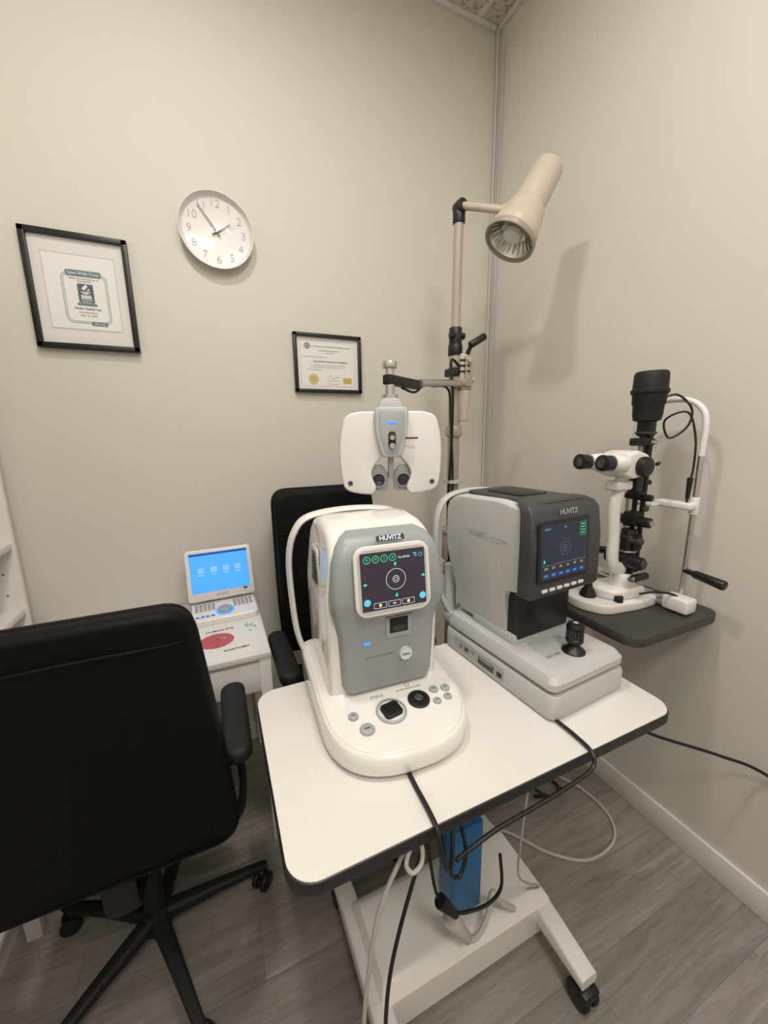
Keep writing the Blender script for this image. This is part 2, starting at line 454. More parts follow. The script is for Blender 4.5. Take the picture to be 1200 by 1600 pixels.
p.rect(D, 0, .080, .21, .009, M_blue_d, .0009)
for i, (t, x) in enumerate((('Refraction', -.067), ('Chart', -.022), ('Report', .022), ('Settings', .065))):
    p.outline(D, [(x+a, .018+b_) for a, b_ in rrect(.019, .017, .003, 3)], .0014, M_icon, .001)
    if i % 2: p.ring(D, x, .018, .005, .0012, M_icon, .001)
    else: p.rect(D, x, .020, .010, .0014, M_icon, .001); p.rect(D, x, .016, .010, .0014, M_icon, .001)
    p.text(D, t, x, -.000, .0062, M_icon, .001)
p.text(D, 'HUVITZ', 0, -.081, .013, M_mgray, .0008, .0002); p.rect(D, .085, -.072, .014, .008, M_ink, .001)
p.done()
p = Part('hinge', r); p.cyl((-.06, .07, .036), (.06, .07, .036), .014, M_mgray); p.done()

r = Part('printed_card', label='glossy printed sheet with a red eye retina picture', category='card')
Cm = T(.0, 1.275, .7101) @ RZ(3)
r.prism(rrect(.20, .225, .004), .0012, M_paper, Cm)
F = Cm @ T(0, 0, .0012)
cx, cyy = -.045, .018
r.disc(F, cx, cyy, .050, M_red, .0004, 1.1); r.disc(F, cx+.02, cyy+.008, .010, M_gold, .0008)
for a in (20, 70, 150, 200, 260, 320):
    t = math.radians(a); r.flat([(cx+.02+.0012*math.sin(t), cyy+.008-.0012*math.cos(t)), (cx+.042*math.cos(t), cyy+.042*math.sin(t)), (cx+.02-.0012*math.sin(t), cyy+.008+.0012*math.cos(t))], M_redd, F, .001)
r.text(F, 'HUMAN EYE', -.03, .088, .016, M_ink, bold=.0003); r.text(F, 'ANATOMY', .01, -.062, .016, M_ink, bold=.0003)
for i in range(14):
    r.disc(F, .055+.035*random.random(), .04+.06*random.random(), .002+.004*random.random(), M_cyanp, .0005+i*.00004)
r.done()

# ------------------------------------------------------------------ chairs
def chair(loc, yaw, label, hw, bz0, bz1, by, seat, spin, armx, army, lean=0.04, az=.65, kb=.98, kt=1.0):
    r = root('office_chair', (loc[0], loc[1], 0), yaw, label, 'chair')
    p = Part('backrest', r)
    h = bz1-bz0; zc = (bz0+bz1)/2
    km = (kb+kt)/2+.04
    pts = roundpoly([(-hw*kt, h/2), (-hw*km, -h*.1), (-hw*kb, -h/2), (hw*kb, -h/2), (hw*km, -h*.1), (hw*kt, h/2)], [.06, .1, .05, .05, .1, .06], 7)
    Mb = FR((0, by-.04, zc), (1, 0, 0), (0, 0, 1))
    p.prism(pts, .045, M_leather, Mb @ T(0, 0, 0), .014, 4)
    p.prism([(a*.97, b_*.975) for a, b_ in pts], .042, M_leather, Mb @ T(0, 0, -.040), .016, 4)
    p.tube([(-hw*.9*kt, by-.084, bz1-.065), (0, by-.086, bz1-.055), (hw*.9*kt, by-.084, bz1-.065)], .0035, M_leather, seg=8)
    p.tube([(-hw*.9*kt, by+.0, bz1-.16), (0, by+.002, bz1-.16), (hw*.9*kt, by+.0, bz1-.16)], .005, M_leather, seg=8)
    p.bend(lambda c: (c.x, c.y + .5*c.x*c.x - lean*((c.z-bz0)/h)**2, c.z))
    p.done(50)
    y0, y1, sz = seat
    p = Part('seat', r)
    w = hw*1.02
    p.prism(rrect(2*w, y1-y0, .06, 7), .085, M_leather, T(0, (y0+y1)/2, sz-.085), .03, 4)
    p.bend(lambda c: (c.x, c.y, c.z + .02*(c.x/w)**2)); p.done(50)
    p = Part('tilt_mechanism', r)
    p.box((0, (y0+y1)/2-.02, sz-.105), (.16, .2, .04), M_matte, .006)
    p.tube([(0, y0+.02, sz-.11), (0, by-.03, sz-.10), (0, by-.05, sz-.02), (0, by-.04, bz0+.08)], .01, M_matte, sec=(.03, .008), ref=(1, 0, 0))
    p.done()
    p = Part('gas_column', r); p.cyl((0, 0, .075), (0, 0, .26), .025, M_matte); p.cyl((0, 0, .25), (0, 0, sz-.12), .014, M_chrome); p.done()
    for sx in (-1, 1):
        a = Part('armrest', r)
        a.prism(rrect(.064, army[1]-army[0], .029, 6), .038, M_matte, T(sx*armx, (army[0]+army[1])/2, az), .014, 3)
        ym = (army[0]+army[1])/2
        a.tube([(sx*armx, ym+.02, az+.005), (sx*armx, ym+.015, az-.07), (sx*(armx+.002), ym+.0, .46), (sx*(armx-.03), ym-.01, sz-.105), (sx*.08, ym-.0, sz-.108)], .01, M_matte, sec=(.024, .010), ref=(0, 1, 0))
        a.done()
    st = Part('star_base', r)
    st.cyl((0, 0, .07), (0, 0, .125), .038, M_matte, .030, bev=.004)
    ends = []
    for k in range(5):
        a = math.radians(spin+72*k); Mk = Matrix.Rotation(a, 4, 'Z')
        def sec(x, w, z0, z1): return [V((x, q[0], (z0+z1)/2+q[1])) for q in rrect(w, z1-z0, min(w, z1-z0)*.3, 3)]
        st.loft([sec(.02, .042, .08, .12), (sec(.15, .032, .078, .106)), sec(.28, .024, .067, .087), sec(.292, .018, .068, .085)], M_matte, M=Mk)
        ends.append(a)
    st.done()
    for a in ends:
        cs = Part('caster', r); Mk = Matrix.Rotation(a, 4, 'Z') @ T(.275, 0, 0) @ RZ(40)
        cs.cyl((0, 0, .045), (0, 0, .075), .006, M_chrome, M=Mk)
        for s_ in (-1, 1):
            cs.cyl((.0, s_*.007, .026), (.0, s_*.022, .026), .026, M_black, bev=.004, M=Mk)
        cs.box((0, 0, .04), (.04, .013, .02), M_black, .003, M=Mk)
        cs.done()
    return r
chair((-.255, 1.0), 0, 'black leather office chair seen from behind with padded armrests', .205, .50, 1.07, -.17, (-.14, .13, .5), 5, .245, (-.20, .08), .03, .65, 1.16, .94)
chair((.385, 1.19), 180, 'black leather office chair with tall padded back beside the desk', .2, .53, 1.175, -.22, (-.19, .2, .5), 30, .235, (-.14, .16), .04)

# ------------------------------------------------------------------ instrument table
TZ = .72
r = root('instrument_table', (.499, .70, 0), 0, 'white topped adjustable instrument table with dark edge and blue column', 'table')
p = Part('tabletop', r, label='white laminate top with dark rubber edge')
p.prism(rrect(.915, .49, .05, 8), .026, M_edge, T(0, 0, TZ-.027), .004, 2)
p.prism(rrect(.909, .484, .048, 8), .002, M_lamin, T(0, 0, TZ-.002), 0)
p.done()
p = Part('lifting_column', r, label='blue painted lifting column')
p.box((-.005, -.035, .28), (.086, .07, .28), M_blue, .004); p.box((-.005, -.035, .545), (.074, .058, .29), M_blue, .003)
for x in (-.02, .01): p.box((x, -.0645, .55), (.004, .002, .27), M_dgray)
p.done()
p = Part('switch_box', r, label='blue control box with black rocker switch'); p.box((.015, -.085, .55), (.10, .045, .09), M_blue, .006); p.box((.020, -.109, .55), (.036, .012, .024), M_black, .003)
p.text(front((.045, -.1078, .572)), 'UP DOWN', 0, 0, .008, M_ink, .0006); p.done()
p = Part('base_cover', r)
def rc(w, h, z): return [V((a, b_, z)) for a, b_ in rrect(w, h, .012, 4)]
p.loft([rc(.50, .22, .04), rc(.50, .22, .125), rc(.47, .17, .150), rc(.44, .15, .152)], M_white, M=T(-.02, -.02, 0)); p.done()
for x in (-.27, .205):
    f = Part('foot', r)
    f.loft([[V((x+q[0], y, zc+q[1])) for q in rrect(.05, h, .008, 3)] for y, zc, h in ((-.27, .085, .03), (-.12, .098, .055), (.06, .098, .055), (.19, .085, .03))], M_white); f.done()
    for y in (-.262, .18):
        c = Part('caster', r)
        c.cyl((x, y, .05), (x, y, .075), .008, M_chrome)
        for s_ in (-1, 1): c.cyl((x+s_*.006, y+.006, .031), (x+s_*.024, y+.006, .031), .031, M_black, bev=.005)
        c.box((x, y, .05), (.05, .045, .026), M_black, .008); c.done()

# ------------------------------------------------------------------ tonometer
r = root('tonometer', (.325, .765, TZ), -3, 'white and gray eye pressure tester with lit touch screen', 'eye instrument')
def zt(y): return .052 + .05*(y+.21)/.42
out = roundpoly([(-.165, .21), (-.163, -.21), (.163, -.21), (.165, .21)], [.03, .155, .155, .03], 14)
def bs(k, z=None, dz=0): return [V((a*k, b_*k, zt(b_*k)+dz if z is None else z)) for a, b_ in out]
p = Part('base', r, label='white base with rounded front and sloping control deck')
p.loft([bs(.9, 0), bs(.96, .006), bs(1.0, .014), bs(1.0, None, -.016), bs(.99, None, -.006), bs(.965, None, -.001), bs(.955, None, -.001), bs(.95, None, -.004), bs(.945, None, -.001), bs(.93, None, 0)], M_shell)
p.done(60)
sl = math.atan(.05/.42)
def deck(x, y): return FR((x, y, zt(y)), (1, 0, 0), (0, math.cos(sl), math.sin(sl)))
p = Part('joystick', r, label='black square joystick pad in a silver ring')
Dk = deck(-.018, -.102); p.lathe([(.034, 0), (.034, .003), (.032, .0045), (.029, .0045), (.028, .001), (.0001, .001)], M_mgray, Dk); p.disc(Dk, 0, 0, .028, M_white, .0015); p.prism(rrect(.043, .038, .009), .009, M_black, Dk @ RZ(10), .003, 3)
for i in range(5): p.box((0, -.012+i*.006, .0095), (.034, .002, .0015), M_black, M=Dk @ RZ(10))
p.done()
p = Part('dial', r, label='black round dial'); Dk = deck(.052, -.092)
p.lathe([(.025, 0), (.025, .004), (.023, .006), (.016, .006), (.014, .003), (.0001, .003)], M_black, Dk); p.lathe([(.010, 0), (.010, .008), (.008, .009), (.0001, .009)], M_dgray, Dk); p.done()
for x, y, rr in ((-.100, -.09, .01), (-.082, -.13, .014), (.098, -.076, .0095), (.126, -.08, .0095), (.090, -.109, .0085), (.119, -.105, .0085)):
    q = Part('button', r); Dk = deck(x, y); q.lathe([(rr*1.15, 0), (rr*1.15, .0015), (rr, .0018), (rr, .004), (rr*.8, .005), (.0001, .005)], M_mgray, Dk, 20)
    q.rect(Dk, 0, 0, rr*.9, rr*.2, M_ink, .0056); q.done()
p = Part('deck_printing', r); Dk = deck(0, -.053)
p.text(Dk, '(+)/(-)', -.035, -.0, .012, M_ink); p.done()
p = Part('deck_printing', r)
p.text(Dk, 'UP LEFT DOWN RIGHT', .045, .0, .006, M_ink); p.ring(Dk, .045, .012, .006, .001, M_ink); p.done()
p = Part('body_shell', r, label='glossy white rounded body shell')
side = roundpoly([(-.022, .06), (-.027, .30), (-.03, .42), (.02, .457), (.13, .468), (.205, .44), (.218, .3), (.205, .08)], [0, .05, .03, .03, .05, .05, .06, .0], 6)
cy, cz = .085, .27
secs = []
for x, k in ((-.134, .88), (-.1335, .91), (-.131, .945), (-.124, .975), (-.112, .993), (-.095, 1.0), (.095, 1.0), (.112, .993), (.124, .975), (.131, .945), (.1335, .91), (.134, .88)):
    secs.append([V((x*(1-.14*max(0, (cz+(z-cz)*k-.3))/.18), cy+(y-cy)*k, cz+(z-cz)*k)) for y, z in side])
p.loft(secs, M_shell)
p.box((0, .08, .082), (.23, .2, .03), M_shell, .006); p.done(50)
p = Part('front_panel', r, label='blue gray front panel')
def fs(z, hw, yf, yb=.04, rr=.02): return [V((a+.004, (yf+yb)/2+b_, z)) for a, b_ in rrect(2*hw, yb-yf, rr, 6)]
p.loft([fs(.078, .094, -.034), fs(.082, .104, -.04), fs(.10, .110, -.043), fs(.22, .116, -.043), fs(.262, .124, -.048), fs(.285, .131, -.060), fs(.31, .132, -.063), fs(.39, .124, -.052), fs(.42, .114, -.042), fs(.438, .10, -.028), fs(.448, .08, -.012)], M_gray)
p.done(35)
for sx in (-1, 1):
    p = Part('side_vent', r, label='white slotted side vent')
    p.prism(rrect(.07, .10, .015), .003, M_white, FR((sx*.1305, .10, .345), (0, -sx, 0), (0, 0, 1)), .001)
    for i in range(9): p.box((sx*.1335, .10, .31+i*.0088), (.003, .055-i*.003, .0035), M_dgray)
    p.done()
p = Part('display', r, label='touch screen showing green alignment rings')
F = front((0.004, -.0655, .352), 7)
p.prism(rrect(.172, .150, .026, 8), .008, M_white, F @ T(0, 0, -.004), .003, 3)
F = F @ T(0, 0, .0045)
p.prism(rrect(.156, .134, .018, 8), .001, M_lgray, F, 0)
F = F @ T(0, 0, .001)
p.rect(F, 0, 0, .146, .122, M_scr, .0004, .003)
for x, t in ((-.058, 'R'), (-.039, 'M'), (-.020, 'S'), (-.001, 'A')):
    p.ring(F, x, .047, .0078, .0012, M_green, .0012); p.text(F, t, x, .047, .008, M_green, .0012)
p.text(F, 'No.03456', .025, .045, .0065, M_icon, .0012)
p.rect(F, .050, .050, .008, .0025, M_cyan, .0012); p.rect(F, .052, .045, .006, .0025, M_cyan, .0012); p.ring(F, .063, .046, .0045, .001, M_cyan, .0012)
p.ring(F, .004, 0, .0225, .0009, M_icon, .0012); p.ring(F, .004, 0, .0075, .0009, M_icon, .0012)
p.outline(F, [(.004+a, b_) for a, b_ in rrect(.007, .007, .002, 3)], .0008, M_icon, .0012)
for x, y, a in ((.004, .032, 0), (.004, -.034, 180), (-.064, -.004, 90), (.067, .0, -90)):
    t = Matrix.Rotation(math.radians(a), 4, 'Z'); p.flat([(-.004, 0), (0, .005), (.004, 0), (.0012, 0), (.0012, -.004), (-.0012, -.004), (-.0012, 0)], M_green, F @ T(x, y, 0) @ t, .0012)
p.disc(F, -.062, -.042, .0075, M_cyan, .0012); p.disc(F, .064, -.044, .0075, M_cyan, .0012)
for x in (-.034, -.002, .03):
    p.outline(F, [(x+a, -.051+b_) for a, b_ in ((-.014, -.006), (.014, -.006), (.014, .006), (-.014, .006))], .0007, M_icon, .0012)
p.disc(F, -.034, -.051, .0035, M_yel, .0013); p.disc(F, .03, -.051, .0035, M_yel, .0013); p.rect(F, -.002, -.051, .007, .003, M_yel, .0013)
p.done()
p = Part('logo', r)
F = front((.004, -.0465, .436), 22); p.rect(F, 0, 0, .064, .013, M_dgray, .006, .003); p.text(F, 'HUVITZ', 0, 0, .014, M_icon, .0065, .0002); p.done()
F = front((.004, -.0435, .2), 0)
p = Part('model_printing', r); p.text(F, 'NON CONTACT TONOMETER', -.026, -.035, .005, M_ink, .0006); p.done()
p = Part('status_light', r, label='blue status light'); p.rect(F, -.055, .0, .015, .006, M_led, .001, .002); p.done()
p = Part('printer_slot', r, label='silver framed printer slot')
F = front((.024, -.0435, .232)); p.prism(rrect(.062, .056, .004), .004, M_mgray, F, .0015); p.rect(F, 0, .002, .044, .036, M_black, .0046); p.rect(F, 0, -.006, .03, .012, M_dgray, .005); p.rect(F, 0, .024, .066, .0022, M_dgray, .0044); p.done()
p = Part('safety_button', r, label='round white safety button'); F = front((.042, -.043, .158)); p.lathe([(.0165, 0), (.0165, .004), (.014, .006), (.0001, .006)], M_white, F); p.ring(F, 0, 0, .0165, .002, M_mgray, .0062); p.text(F, 'Safety', 0, 0, .0085, M_blue_d, .0068, .0002); p.done()
p = Part('head_rest_frame', r, label='white arched patient forehead frame')
p.tube([(-.145, .17, .06), (-.168, .2, .12), (-.176, .225, .22), (-.176, .235, .33), (-.158, .235, .40), (-.115, .235, .44), (0, .235, .452), (.115, .235, .44), (.158, .235, .40), (.176, .235, .33), (.176, .225, .22), (.168, .2, .12), (.145, .17, .06)], .01, M_white, sec=(.024, .008), ref=(0, 1, 0), seg=14)
p.done()
p = Part('chin_rest', r); p.box((0, .25, .15), (.07, .05, .02), M_white, .008, 3); p.cyl((0, .235, .06), (0, .235, .15), .012, M_chrome); p.box((0, .215, .075), (.08, .06, .02), M_white, .004); p.done()

# ------------------------------------------------------------------ autorefractor
r = root('autorefractor', (.770, .752, TZ), 4, 'light gray autorefractor with dark screen head and joystick', 'eye instrument')
p = Part('lower_base', r, label='light gray lower base with side ports')
OX = -.006
def rs(w, h, z, rr=.02, dy=0, dz=0): return [V((a+OX, b_+dy, z+dz*(b_)/h)) for a, b_ in rrect(w, h, rr, 6)]
p.loft([rs(.247, .38, 0), rs(.262, .395, .004), rs(.268, .404, .012), rs(.268, .404, .054), rs(.262, .398, .062), rs(.252, .388, .064), rs(.244, .38, .064)], M_lgray); p.done(40)
p = Part('port_panel', r, label='dark side connectors and card slot')
F = FR((-.140, .02, .034), (0, -1, 0), (0, 0, 1))
p.rect(F, -.03, 0, .2, .036, M_mgray, .0008, .006); p.rect(F, .005, -.003, .06, .02, M_dgray, .0016, .002); p.rect(F, .005, .004, .05, .003, M_lgray, .002)
p.rect(F, -.075, .0, .018, .012, M_dgray, .0016); p.ring(F, -.1, 0, .006, .002, M_dgray, .0016); p.rect(F, .055, -.004, .018, .014, M_black, .0016); p.text(F, 'USB', -.05, .004, .009, M_ink, .0016); p.done()
p = Part('sliding_stage', r, label='light gray sliding stage with bevelled front')
p.loft([rs(.236, .37, .062), rs(.236, .37, .069), rs(.254, .388, .071), rs(.262, .396, .077), rs(.262, .396, .092), rs(.246, .376, .108, dz=.006), rs(.216, .34, .113, dz=.006), rs(.20, .32, .113, dz=.006)], M_lgray)
p.done(32)
p = Part('stage_printing', r); F = T(-.06, -.13, .1135); p.text(F, 'LOCK  FREE', 0, .0, .009, M_ink); p.done()
p = Part('joystick', r, label='black ribbed joystick')
J = T(.005, -.138, .109)
p.lathe([(.028, 0), (.028, .004), (.022, .010), (.016, .014), (.013, .020), (.018, .026), (.021, .030), (.021, .036), (.0185, .039), (.0185, .062), (.021, .065), (.021, .070), (.017, .076), (.0001, .078)], M_black, J, 28)
for i in range(18):
    a = 2*pi*i/18; p.cyl((.019*math.cos(a), .019*math.sin(a), .040), (.019*math.cos(a), .019*math.sin(a), .062), .0018, M_dgray, seg=6, M=J)
p.disc(J, 0, 0, .006, M_lgray, .0785); p.done()
p = Part('head_housing', r, label='light gray side housing')
side = roundpoly([(-.085, .268), (-.090, .474), (.0, .488), (.17, .482), (.215, .455), (.218, .33), (.19, .25), (.175, .125), (-.02, .125), (-.02, .258)], [.01, .03, .02, .03, .03, .04, .04, .02, .01, .03], 6)
cy, cz = .07, .33
secs = []
for x, k in ((-.118, .95), (-.1175, .97), (-.114, .988), (-.108, 1.0), (.108, 1.0), (.114, .988), (.1175, .97), (.118, .95)):
    secs.append([V((x*(1-.20*max(0, (.27-z))/.15)-.012, cy+(y-cy)*k, cz+(z-cz)*k)) for y, z in side])
p.loft(secs, M_lgray)
F = FR((-.130, 0, 0), (0, -1, 0), (0, 0, 1))
p.text(F, 'HUVITZ', -.075, .385, .02, M_mgray, .0008, .0003); p.rect(F, -.0, .385, .06, .004, M_mgray, .0008)
p.done(50)
p = Part('neck', r, label='black lower neck front'); p.box((-0.004, -.012, .195), (.20, .08, .15), M_black, .01, 3); p.box((-.005, .03, .124), (.21, .16, .03), M_lgray, .006); p.done()
p = Part('front_bezel', r, label='dark gray display bezel and top cover')
BX = -.016
def fb(z, w, yf, yb): return [V((a+BX, (yf+yb)/2+b_, z)) for a, b_ in rrect(w, yb-yf, .006, 5)]
p.loft([fb(.262, .225, -.10, -.06), fb(.266, .242, -.114, -.07), fb(.275, .248, -.119, -.075), fb(.40, .248, -.116, -.075), fb(.468, .244, -.107, -.07), fb(.484, .234, -.095, -.06), fb(.492, .21, -.075, -.04)], M_dgray)
p.prism(rrect(.18, .26, .03), .008, M_dgray, T(-.012, .04, .483), .002)
p.box((-.012, .06, .492), (.10, .12, .004), M_black, .001)
p.done(45)
p = Part('display', r, label='small color display with measuring target')
F = front((-.036, -.1180, .378), 3)
p.prism(rrect(.178, .146, .006), .003, M_black, F, .001); F = F @ T(0, 0, .003)
p.rect(F, 0, .0, .162, .130, M_scr2, .0004)
for rr_, k in ((.019, 16), (.012, 12)):
    for i in range(k):
        a = 2*pi*i/k; p.disc(F, .002+rr_*math.cos(a), .008+rr_*math.sin(a), .0009, M_dot, .001)
p.ring(F, .002, .008, .005, .0006, M_dot, .001)
p.text(F, 'RIGHT', -.060, .055, .007, M_cyan, .001); p.text(F, 'PD', .0, .055, .007, M_cyan, .001)
p.outline(F, [(.064+a, .044+b_) for a, b_ in ((-.011, -.016), (.011, -.016), (.011, .016), (-.011, .016))], .0006, M_green, .001)
for i in range(4): p.rect(F, .064, .055-i*.007, .015, .0022, M_green, .001)
p.rect(F, 0, -.030, .154, .0006, M_dot, .001)
for i, t in enumerate(('SPH', 'CYL', 'AX', 'SE', 'PD', 'VD')): p.text(F, t, -.063+i*.025, -.038, .0075, M_yel, .001)
for i in range(6): p.rect(F, -.063+i*.025, -.055, .018, .009, M_blue_d, .0009, .002); p.rect(F, -.063+i*.025, -.055, .008, .002, M_dot, .0012)
p.rect(F, -.070, -.02, .005, .007, M_green, .001)
p.done()
p = Part('key_row', r, label='row of six small white keys')
for i in range(6): p.box((-.095+i*.026, -.1195, .284), (.018, .006, .008), M_white, .0015)
p.done()
p = Part('logo', r); F = front((-.020, -.110, .468), 10); p.text(F, 'HUVITZ', .0, -.001, .0175, M_logo, .003, .0003); p.done()
p = Part('head_rest_frame', r, label='gray arched patient forehead frame')
p.tube([(-.09, .19, .06), (-.12, .23, .12), (-.14, .25, .22), (-.145, .25, .36), (-.13, .25, .43), (-.09, .25, .465), (0, .25, .475), (.08, .25, .465), (.12, .25, .43), (.135, .25, .36), (.13, .25, .22), (.11, .23, .12), (.08, .19, .06)], .009, M_lgray, sec=(.014, .008), ref=(0, 1, 0), seg=12); p.done()
p = Part('chin_rest', r); p.box((-.03, .235, .2), (.13, .045, .02), M_lgray, .006); p.cyl((-.1, .23, .1), (-.1, .23, .25), .018, M_lgray); p.cyl((0, .23, .07), (0, .23, .2), .012, M_chrome); p.box((-.03, .21, .08), (.18, .08, .04), M_lgray, .008); p.done()

# ------------------------------------------------------------------ instrument stand + lamp
SX, SY = .875, 1.30
r = root('instrument_stand', (SX, SY, 0), 0, 'tall beige instrument stand carrying an examination lamp', 'instrument stand')
p = Part('base_plate', r); p.lathe([(.17, 0), (.17, .02), (.16, .028), (.05, .04), (.0001, .04)], M_beige, T(.02, .06, 0)); p.done()
p = Part('column', r, label='gray beige upright column')
p.cyl((0, 0, .03), (0, 0, 1.69), .023, M_beige2); p.cyl((0, 0, 1.36), (0, 0, 1.40), .032, M_beige2, bev=.003); p.cyl((0, 0, .86), (0, 0, 1.0), .04, M_beige, bev=.004)
p.cyl((0, 0, 1.66), (0, 0, 1.70), .027, M_black, bev=.003); p.done()
p = Part('lamp_pole', r, label='rosy beige upper pole')
p.cyl((0, 0, 1.74), (.005, 0, 2.13), .017, M_pole); p.cyl((0, 0, 1.68), (0, 0, 1.76), .024, M_black, bev=.004); p.cyl((-.03, -.01, 1.73), (.03, -.01, 1.73), .012, M_black); p.done()
p = Part('lamp_arm', r, label='beige lamp arm with black elbow')
p.cyl((.005, 0, 2.105), (.005, 0, 2.15), .022, M_black, bev=.003); p.cyl((.005, .014, 2.155), (.005, -.026, 2.155), .022, M_black, bev=.004)
p.cyl((.006, -.01, 2.158), (.085, -.160, 2.088), .0125, M_beige); p.cyl((.078, -.146, 2.094), (.10, -.178, 2.078), .018, M_beige, bev=.003); p.done()
ax = V((-.507, .053, -.861)).normalized()
C = V((1.012-SX, 1.109-SY, 2.087))
Z = ax; Xx = Z.orthogonal().normalized(); Yx = Z.cross(Xx)
Lm = Matrix((Xx, Yx, Z)).transposed().to_4x4(); Lm.translation = C
p = Part('lamp_head', r, label='beige cone-shaped lamp head')
p.lathe([(.0001, -.150), (.046, -.150), (.048, -.149), (.0485, -.146), (.054, -.010), (.054, -.008), (.0515, -.007), (.0515, -.003), (.060, -.002), (.061, .0), (.0785, .080), (.0795, .082), (.0800, .105), (.0765, .106), (.072, .09), (.03, .047), (.0001, .045)], M_beige, Lm, 48)
for i in range(5): p.box((0, 0, -.151), (.06, .004, .003), M_dgray, M=Lm @ T(0, -.02+i*.01, 0))
p.done(25)
p = Part('lamp_rim', r, label='tan lamp rim'); p.lathe([(.0785, .104), (.0845, .105), (.0850, .107), (.0850, .120), (.0835, .123), (.079, .123), (.0765, .120), (.0765, .105), (.0785, .104)], M_tan, Lm, 48, cap=False); p.done(50)
p = Part('lamp_reflector', r, label='silver reflector with frosted bulb')
p.lathe([(.0760, .112), (.069, .098), (.052, .078), (.03, .062), (.0001, .054)], M_mirror, Lm, 40, cap=False)
p.lathe([(.014, .056), (.024, .070), (.031, .085), (.033, .094), (.028, .103), (.0001, .106)], M_bulb, Lm, 28)
for i in range(24):
    a = 2*pi*i/24; p.cyl((.046*math.cos(a), .046*math.sin(a), .076), (.070*math.cos(a), .070*math.sin(a), .103), .0022, M_mirror, seg=6, M=Lm)
p.done()
p = Part('phoropter_arm', r, label='beige swing arm with chrome bar and black lever')
PX, PY = .494-SX, 1.069-SY
p.box((.03, -.01, 1.60), (.055, .06, .13), M_beige, .008, 3); p.box((.03, -.01, 1.52), (.04, .05, .06), M_beige2, .006)
p.box((.03, -.045, 1.60), (.03, .012, .11), M_beige2, .004); p.cyl((.03, -.04, 1.64), (.03, -.058, 1.64), .012, M_chrome, bev=.002)
p.box((.0, .0, 1.60), (.06, .06, .03), M_black, .006); p.cyl((.058, -.01, 1.575), (.075, -.012, 1.575), .012, M_chrome)
p.cyl((.03, -.03, 1.655), (.04, -.05, 1.70), .008, M_black); p.cyl((.03, -.05, 1.69), (.09, -.06, 1.725), .013, M_black, bev=.004)
p.cyl((.02, -.03, 1.560), (PX*.60, PY*.60, 1.537), .012, M_chrome); p.cyl((.02, -.03, 1.560), (PX*.12, PY*.12-.02, 1.556), .017, M_beige2); p.cyl((.025, -.02, 1.42), (.028, -.015, 1.53), .02, M_beige, .03)
e = V((PX*.64, PY*.64, 1.535)); e2 = V((PX*1.04, PY*1.04, 1.522))
ang = math.degrees(math.atan2(e2.y-e.y, e2.x-e.x))
p.box((0, 0, 0), ((e2-e).length, .028, .028), M_black, .004, M=T(*((e+e2)/2)) @ RZ(ang))
p.cyl((PX, PY, 1.4865), (PX, PY, 1.515), .014, M_chrome); p.cyl((PX, PY, 1.535), (PX, PY, 1.570), .013, M_chrome); p.cyl((PX, PY, 1.560), (PX, PY, 1.580), .021, M_chrome, bev=.003)
for i in range(3): p.cyl((.0, -.032, 1.6+i*.02), (.03, -.055, 1.6+i*.02), .004, M_black, seg=10)
p.done()
p = Part('stand_cable', r, label='black cables strapped along the column')
p.tube([(.0, -.03, 1.62), (-.05, -.05, 1.63), (-.04, -.05, 1.5), (-.03, -.03, 1.3), (-.04, -.03, 1.1), (-.03, -.03, .9), (-.03, -.02, .7)], .005, M_black, seg=8)
p.tube([(PX*.85, PY*.85, 1.512), (PX*.7, PY*.7-.01, 1.503), (PX*.55, PY*.55, 1.53), (PX*.4, PY*.4, 1.535), (-.06, -.05, 1.53), (-.035, -.03, 1.42), (-.02, -.03, 1.2), (-.03, -.03, .95)], .004, M_black, seg=8)
for z in (1.18, .98): p.cyl((-.01, -.012, z), (-.01, -.012, z+.012), .036, M_lgray)
p.done()
p = Part('table_support_arm', r, label='beige lower swing arm'); p.cyl((0, 0, .79), (0, 0, .84), .035, M_beige, bev=.004)
p.tube([(.0, 0, .807), (.12, -.2, .807), (.22, -.42, .807)], .02, M_beige, sec=(.013, .03), ref=(0, 0, 1)); p.done()

# ------------------------------------------------------------------ phoropter
r = root('phoropter', (.494, 1.069, 1.326), -19, 'white digital phoropter head hanging from a swing arm', 'phoropter')
for s_ in (-1, 1):
    p = Part('lens_housing', r, label='white tapered lens housing')
    o = [(.018, .112), (.095, .114), (.136, .102), (.153, .03), (.152, -.06), (.142, -.118), (.10, -.130), (.056, -.134), (.044, -.112), (.064, -.070), (.045, -.035), (.018, -.012)]
    o = [(a*s_, b_) for a, b_ in o]
    o = roundpoly(o, [.01, .03, .028, .04, .04, .022, .03, .018, .012, .02, .02, .012], 7)
    p.prism(o, .045, M_white, FR((0, .025, 0), (1, 0, 0), (0, 0, 1)), .006, 4)
    p.prism([(a*1.014, b_*1.012) for a, b_ in o], .022, M_mgray, FR((0, .044, 0), (1, 0, 0), (0, 0, 1)), .004, 2)
    F = front((0, -.0202, 0)); p.disc(F, s_*.124, -.096, .0065, M_dgray, .0008); p.ring(F, s_*.124, -.096, .0085, .0015, M_mgray, .001)
    p.done()
    p = Part('eyepiece', r, label='gray eye aperture with dark lens')
    E = front((s_*.038, -.006, -.090)) @ Matrix.Scale(1.08, 4)
    p.prism(roundpoly([(-.026, -.030), (.026, -.030), (.028, .018), (.012, .042), (-.012, .042), (-.028, .018)], .010, 4), .016, M_mgray, E @ T(0, 0, -.02), .003)
    p.lathe([(.020, -.004), (.020, .002), (.017, .003), (.013, .0), (.0001, .0)], M_dgray, E); p.lathe([(.013, .0), (.012, .002), (.0001, .003)], M_lens, E, 24)
    p.ring(E, 0, 0, .0205, .002, M_phg, .0025); p.done()
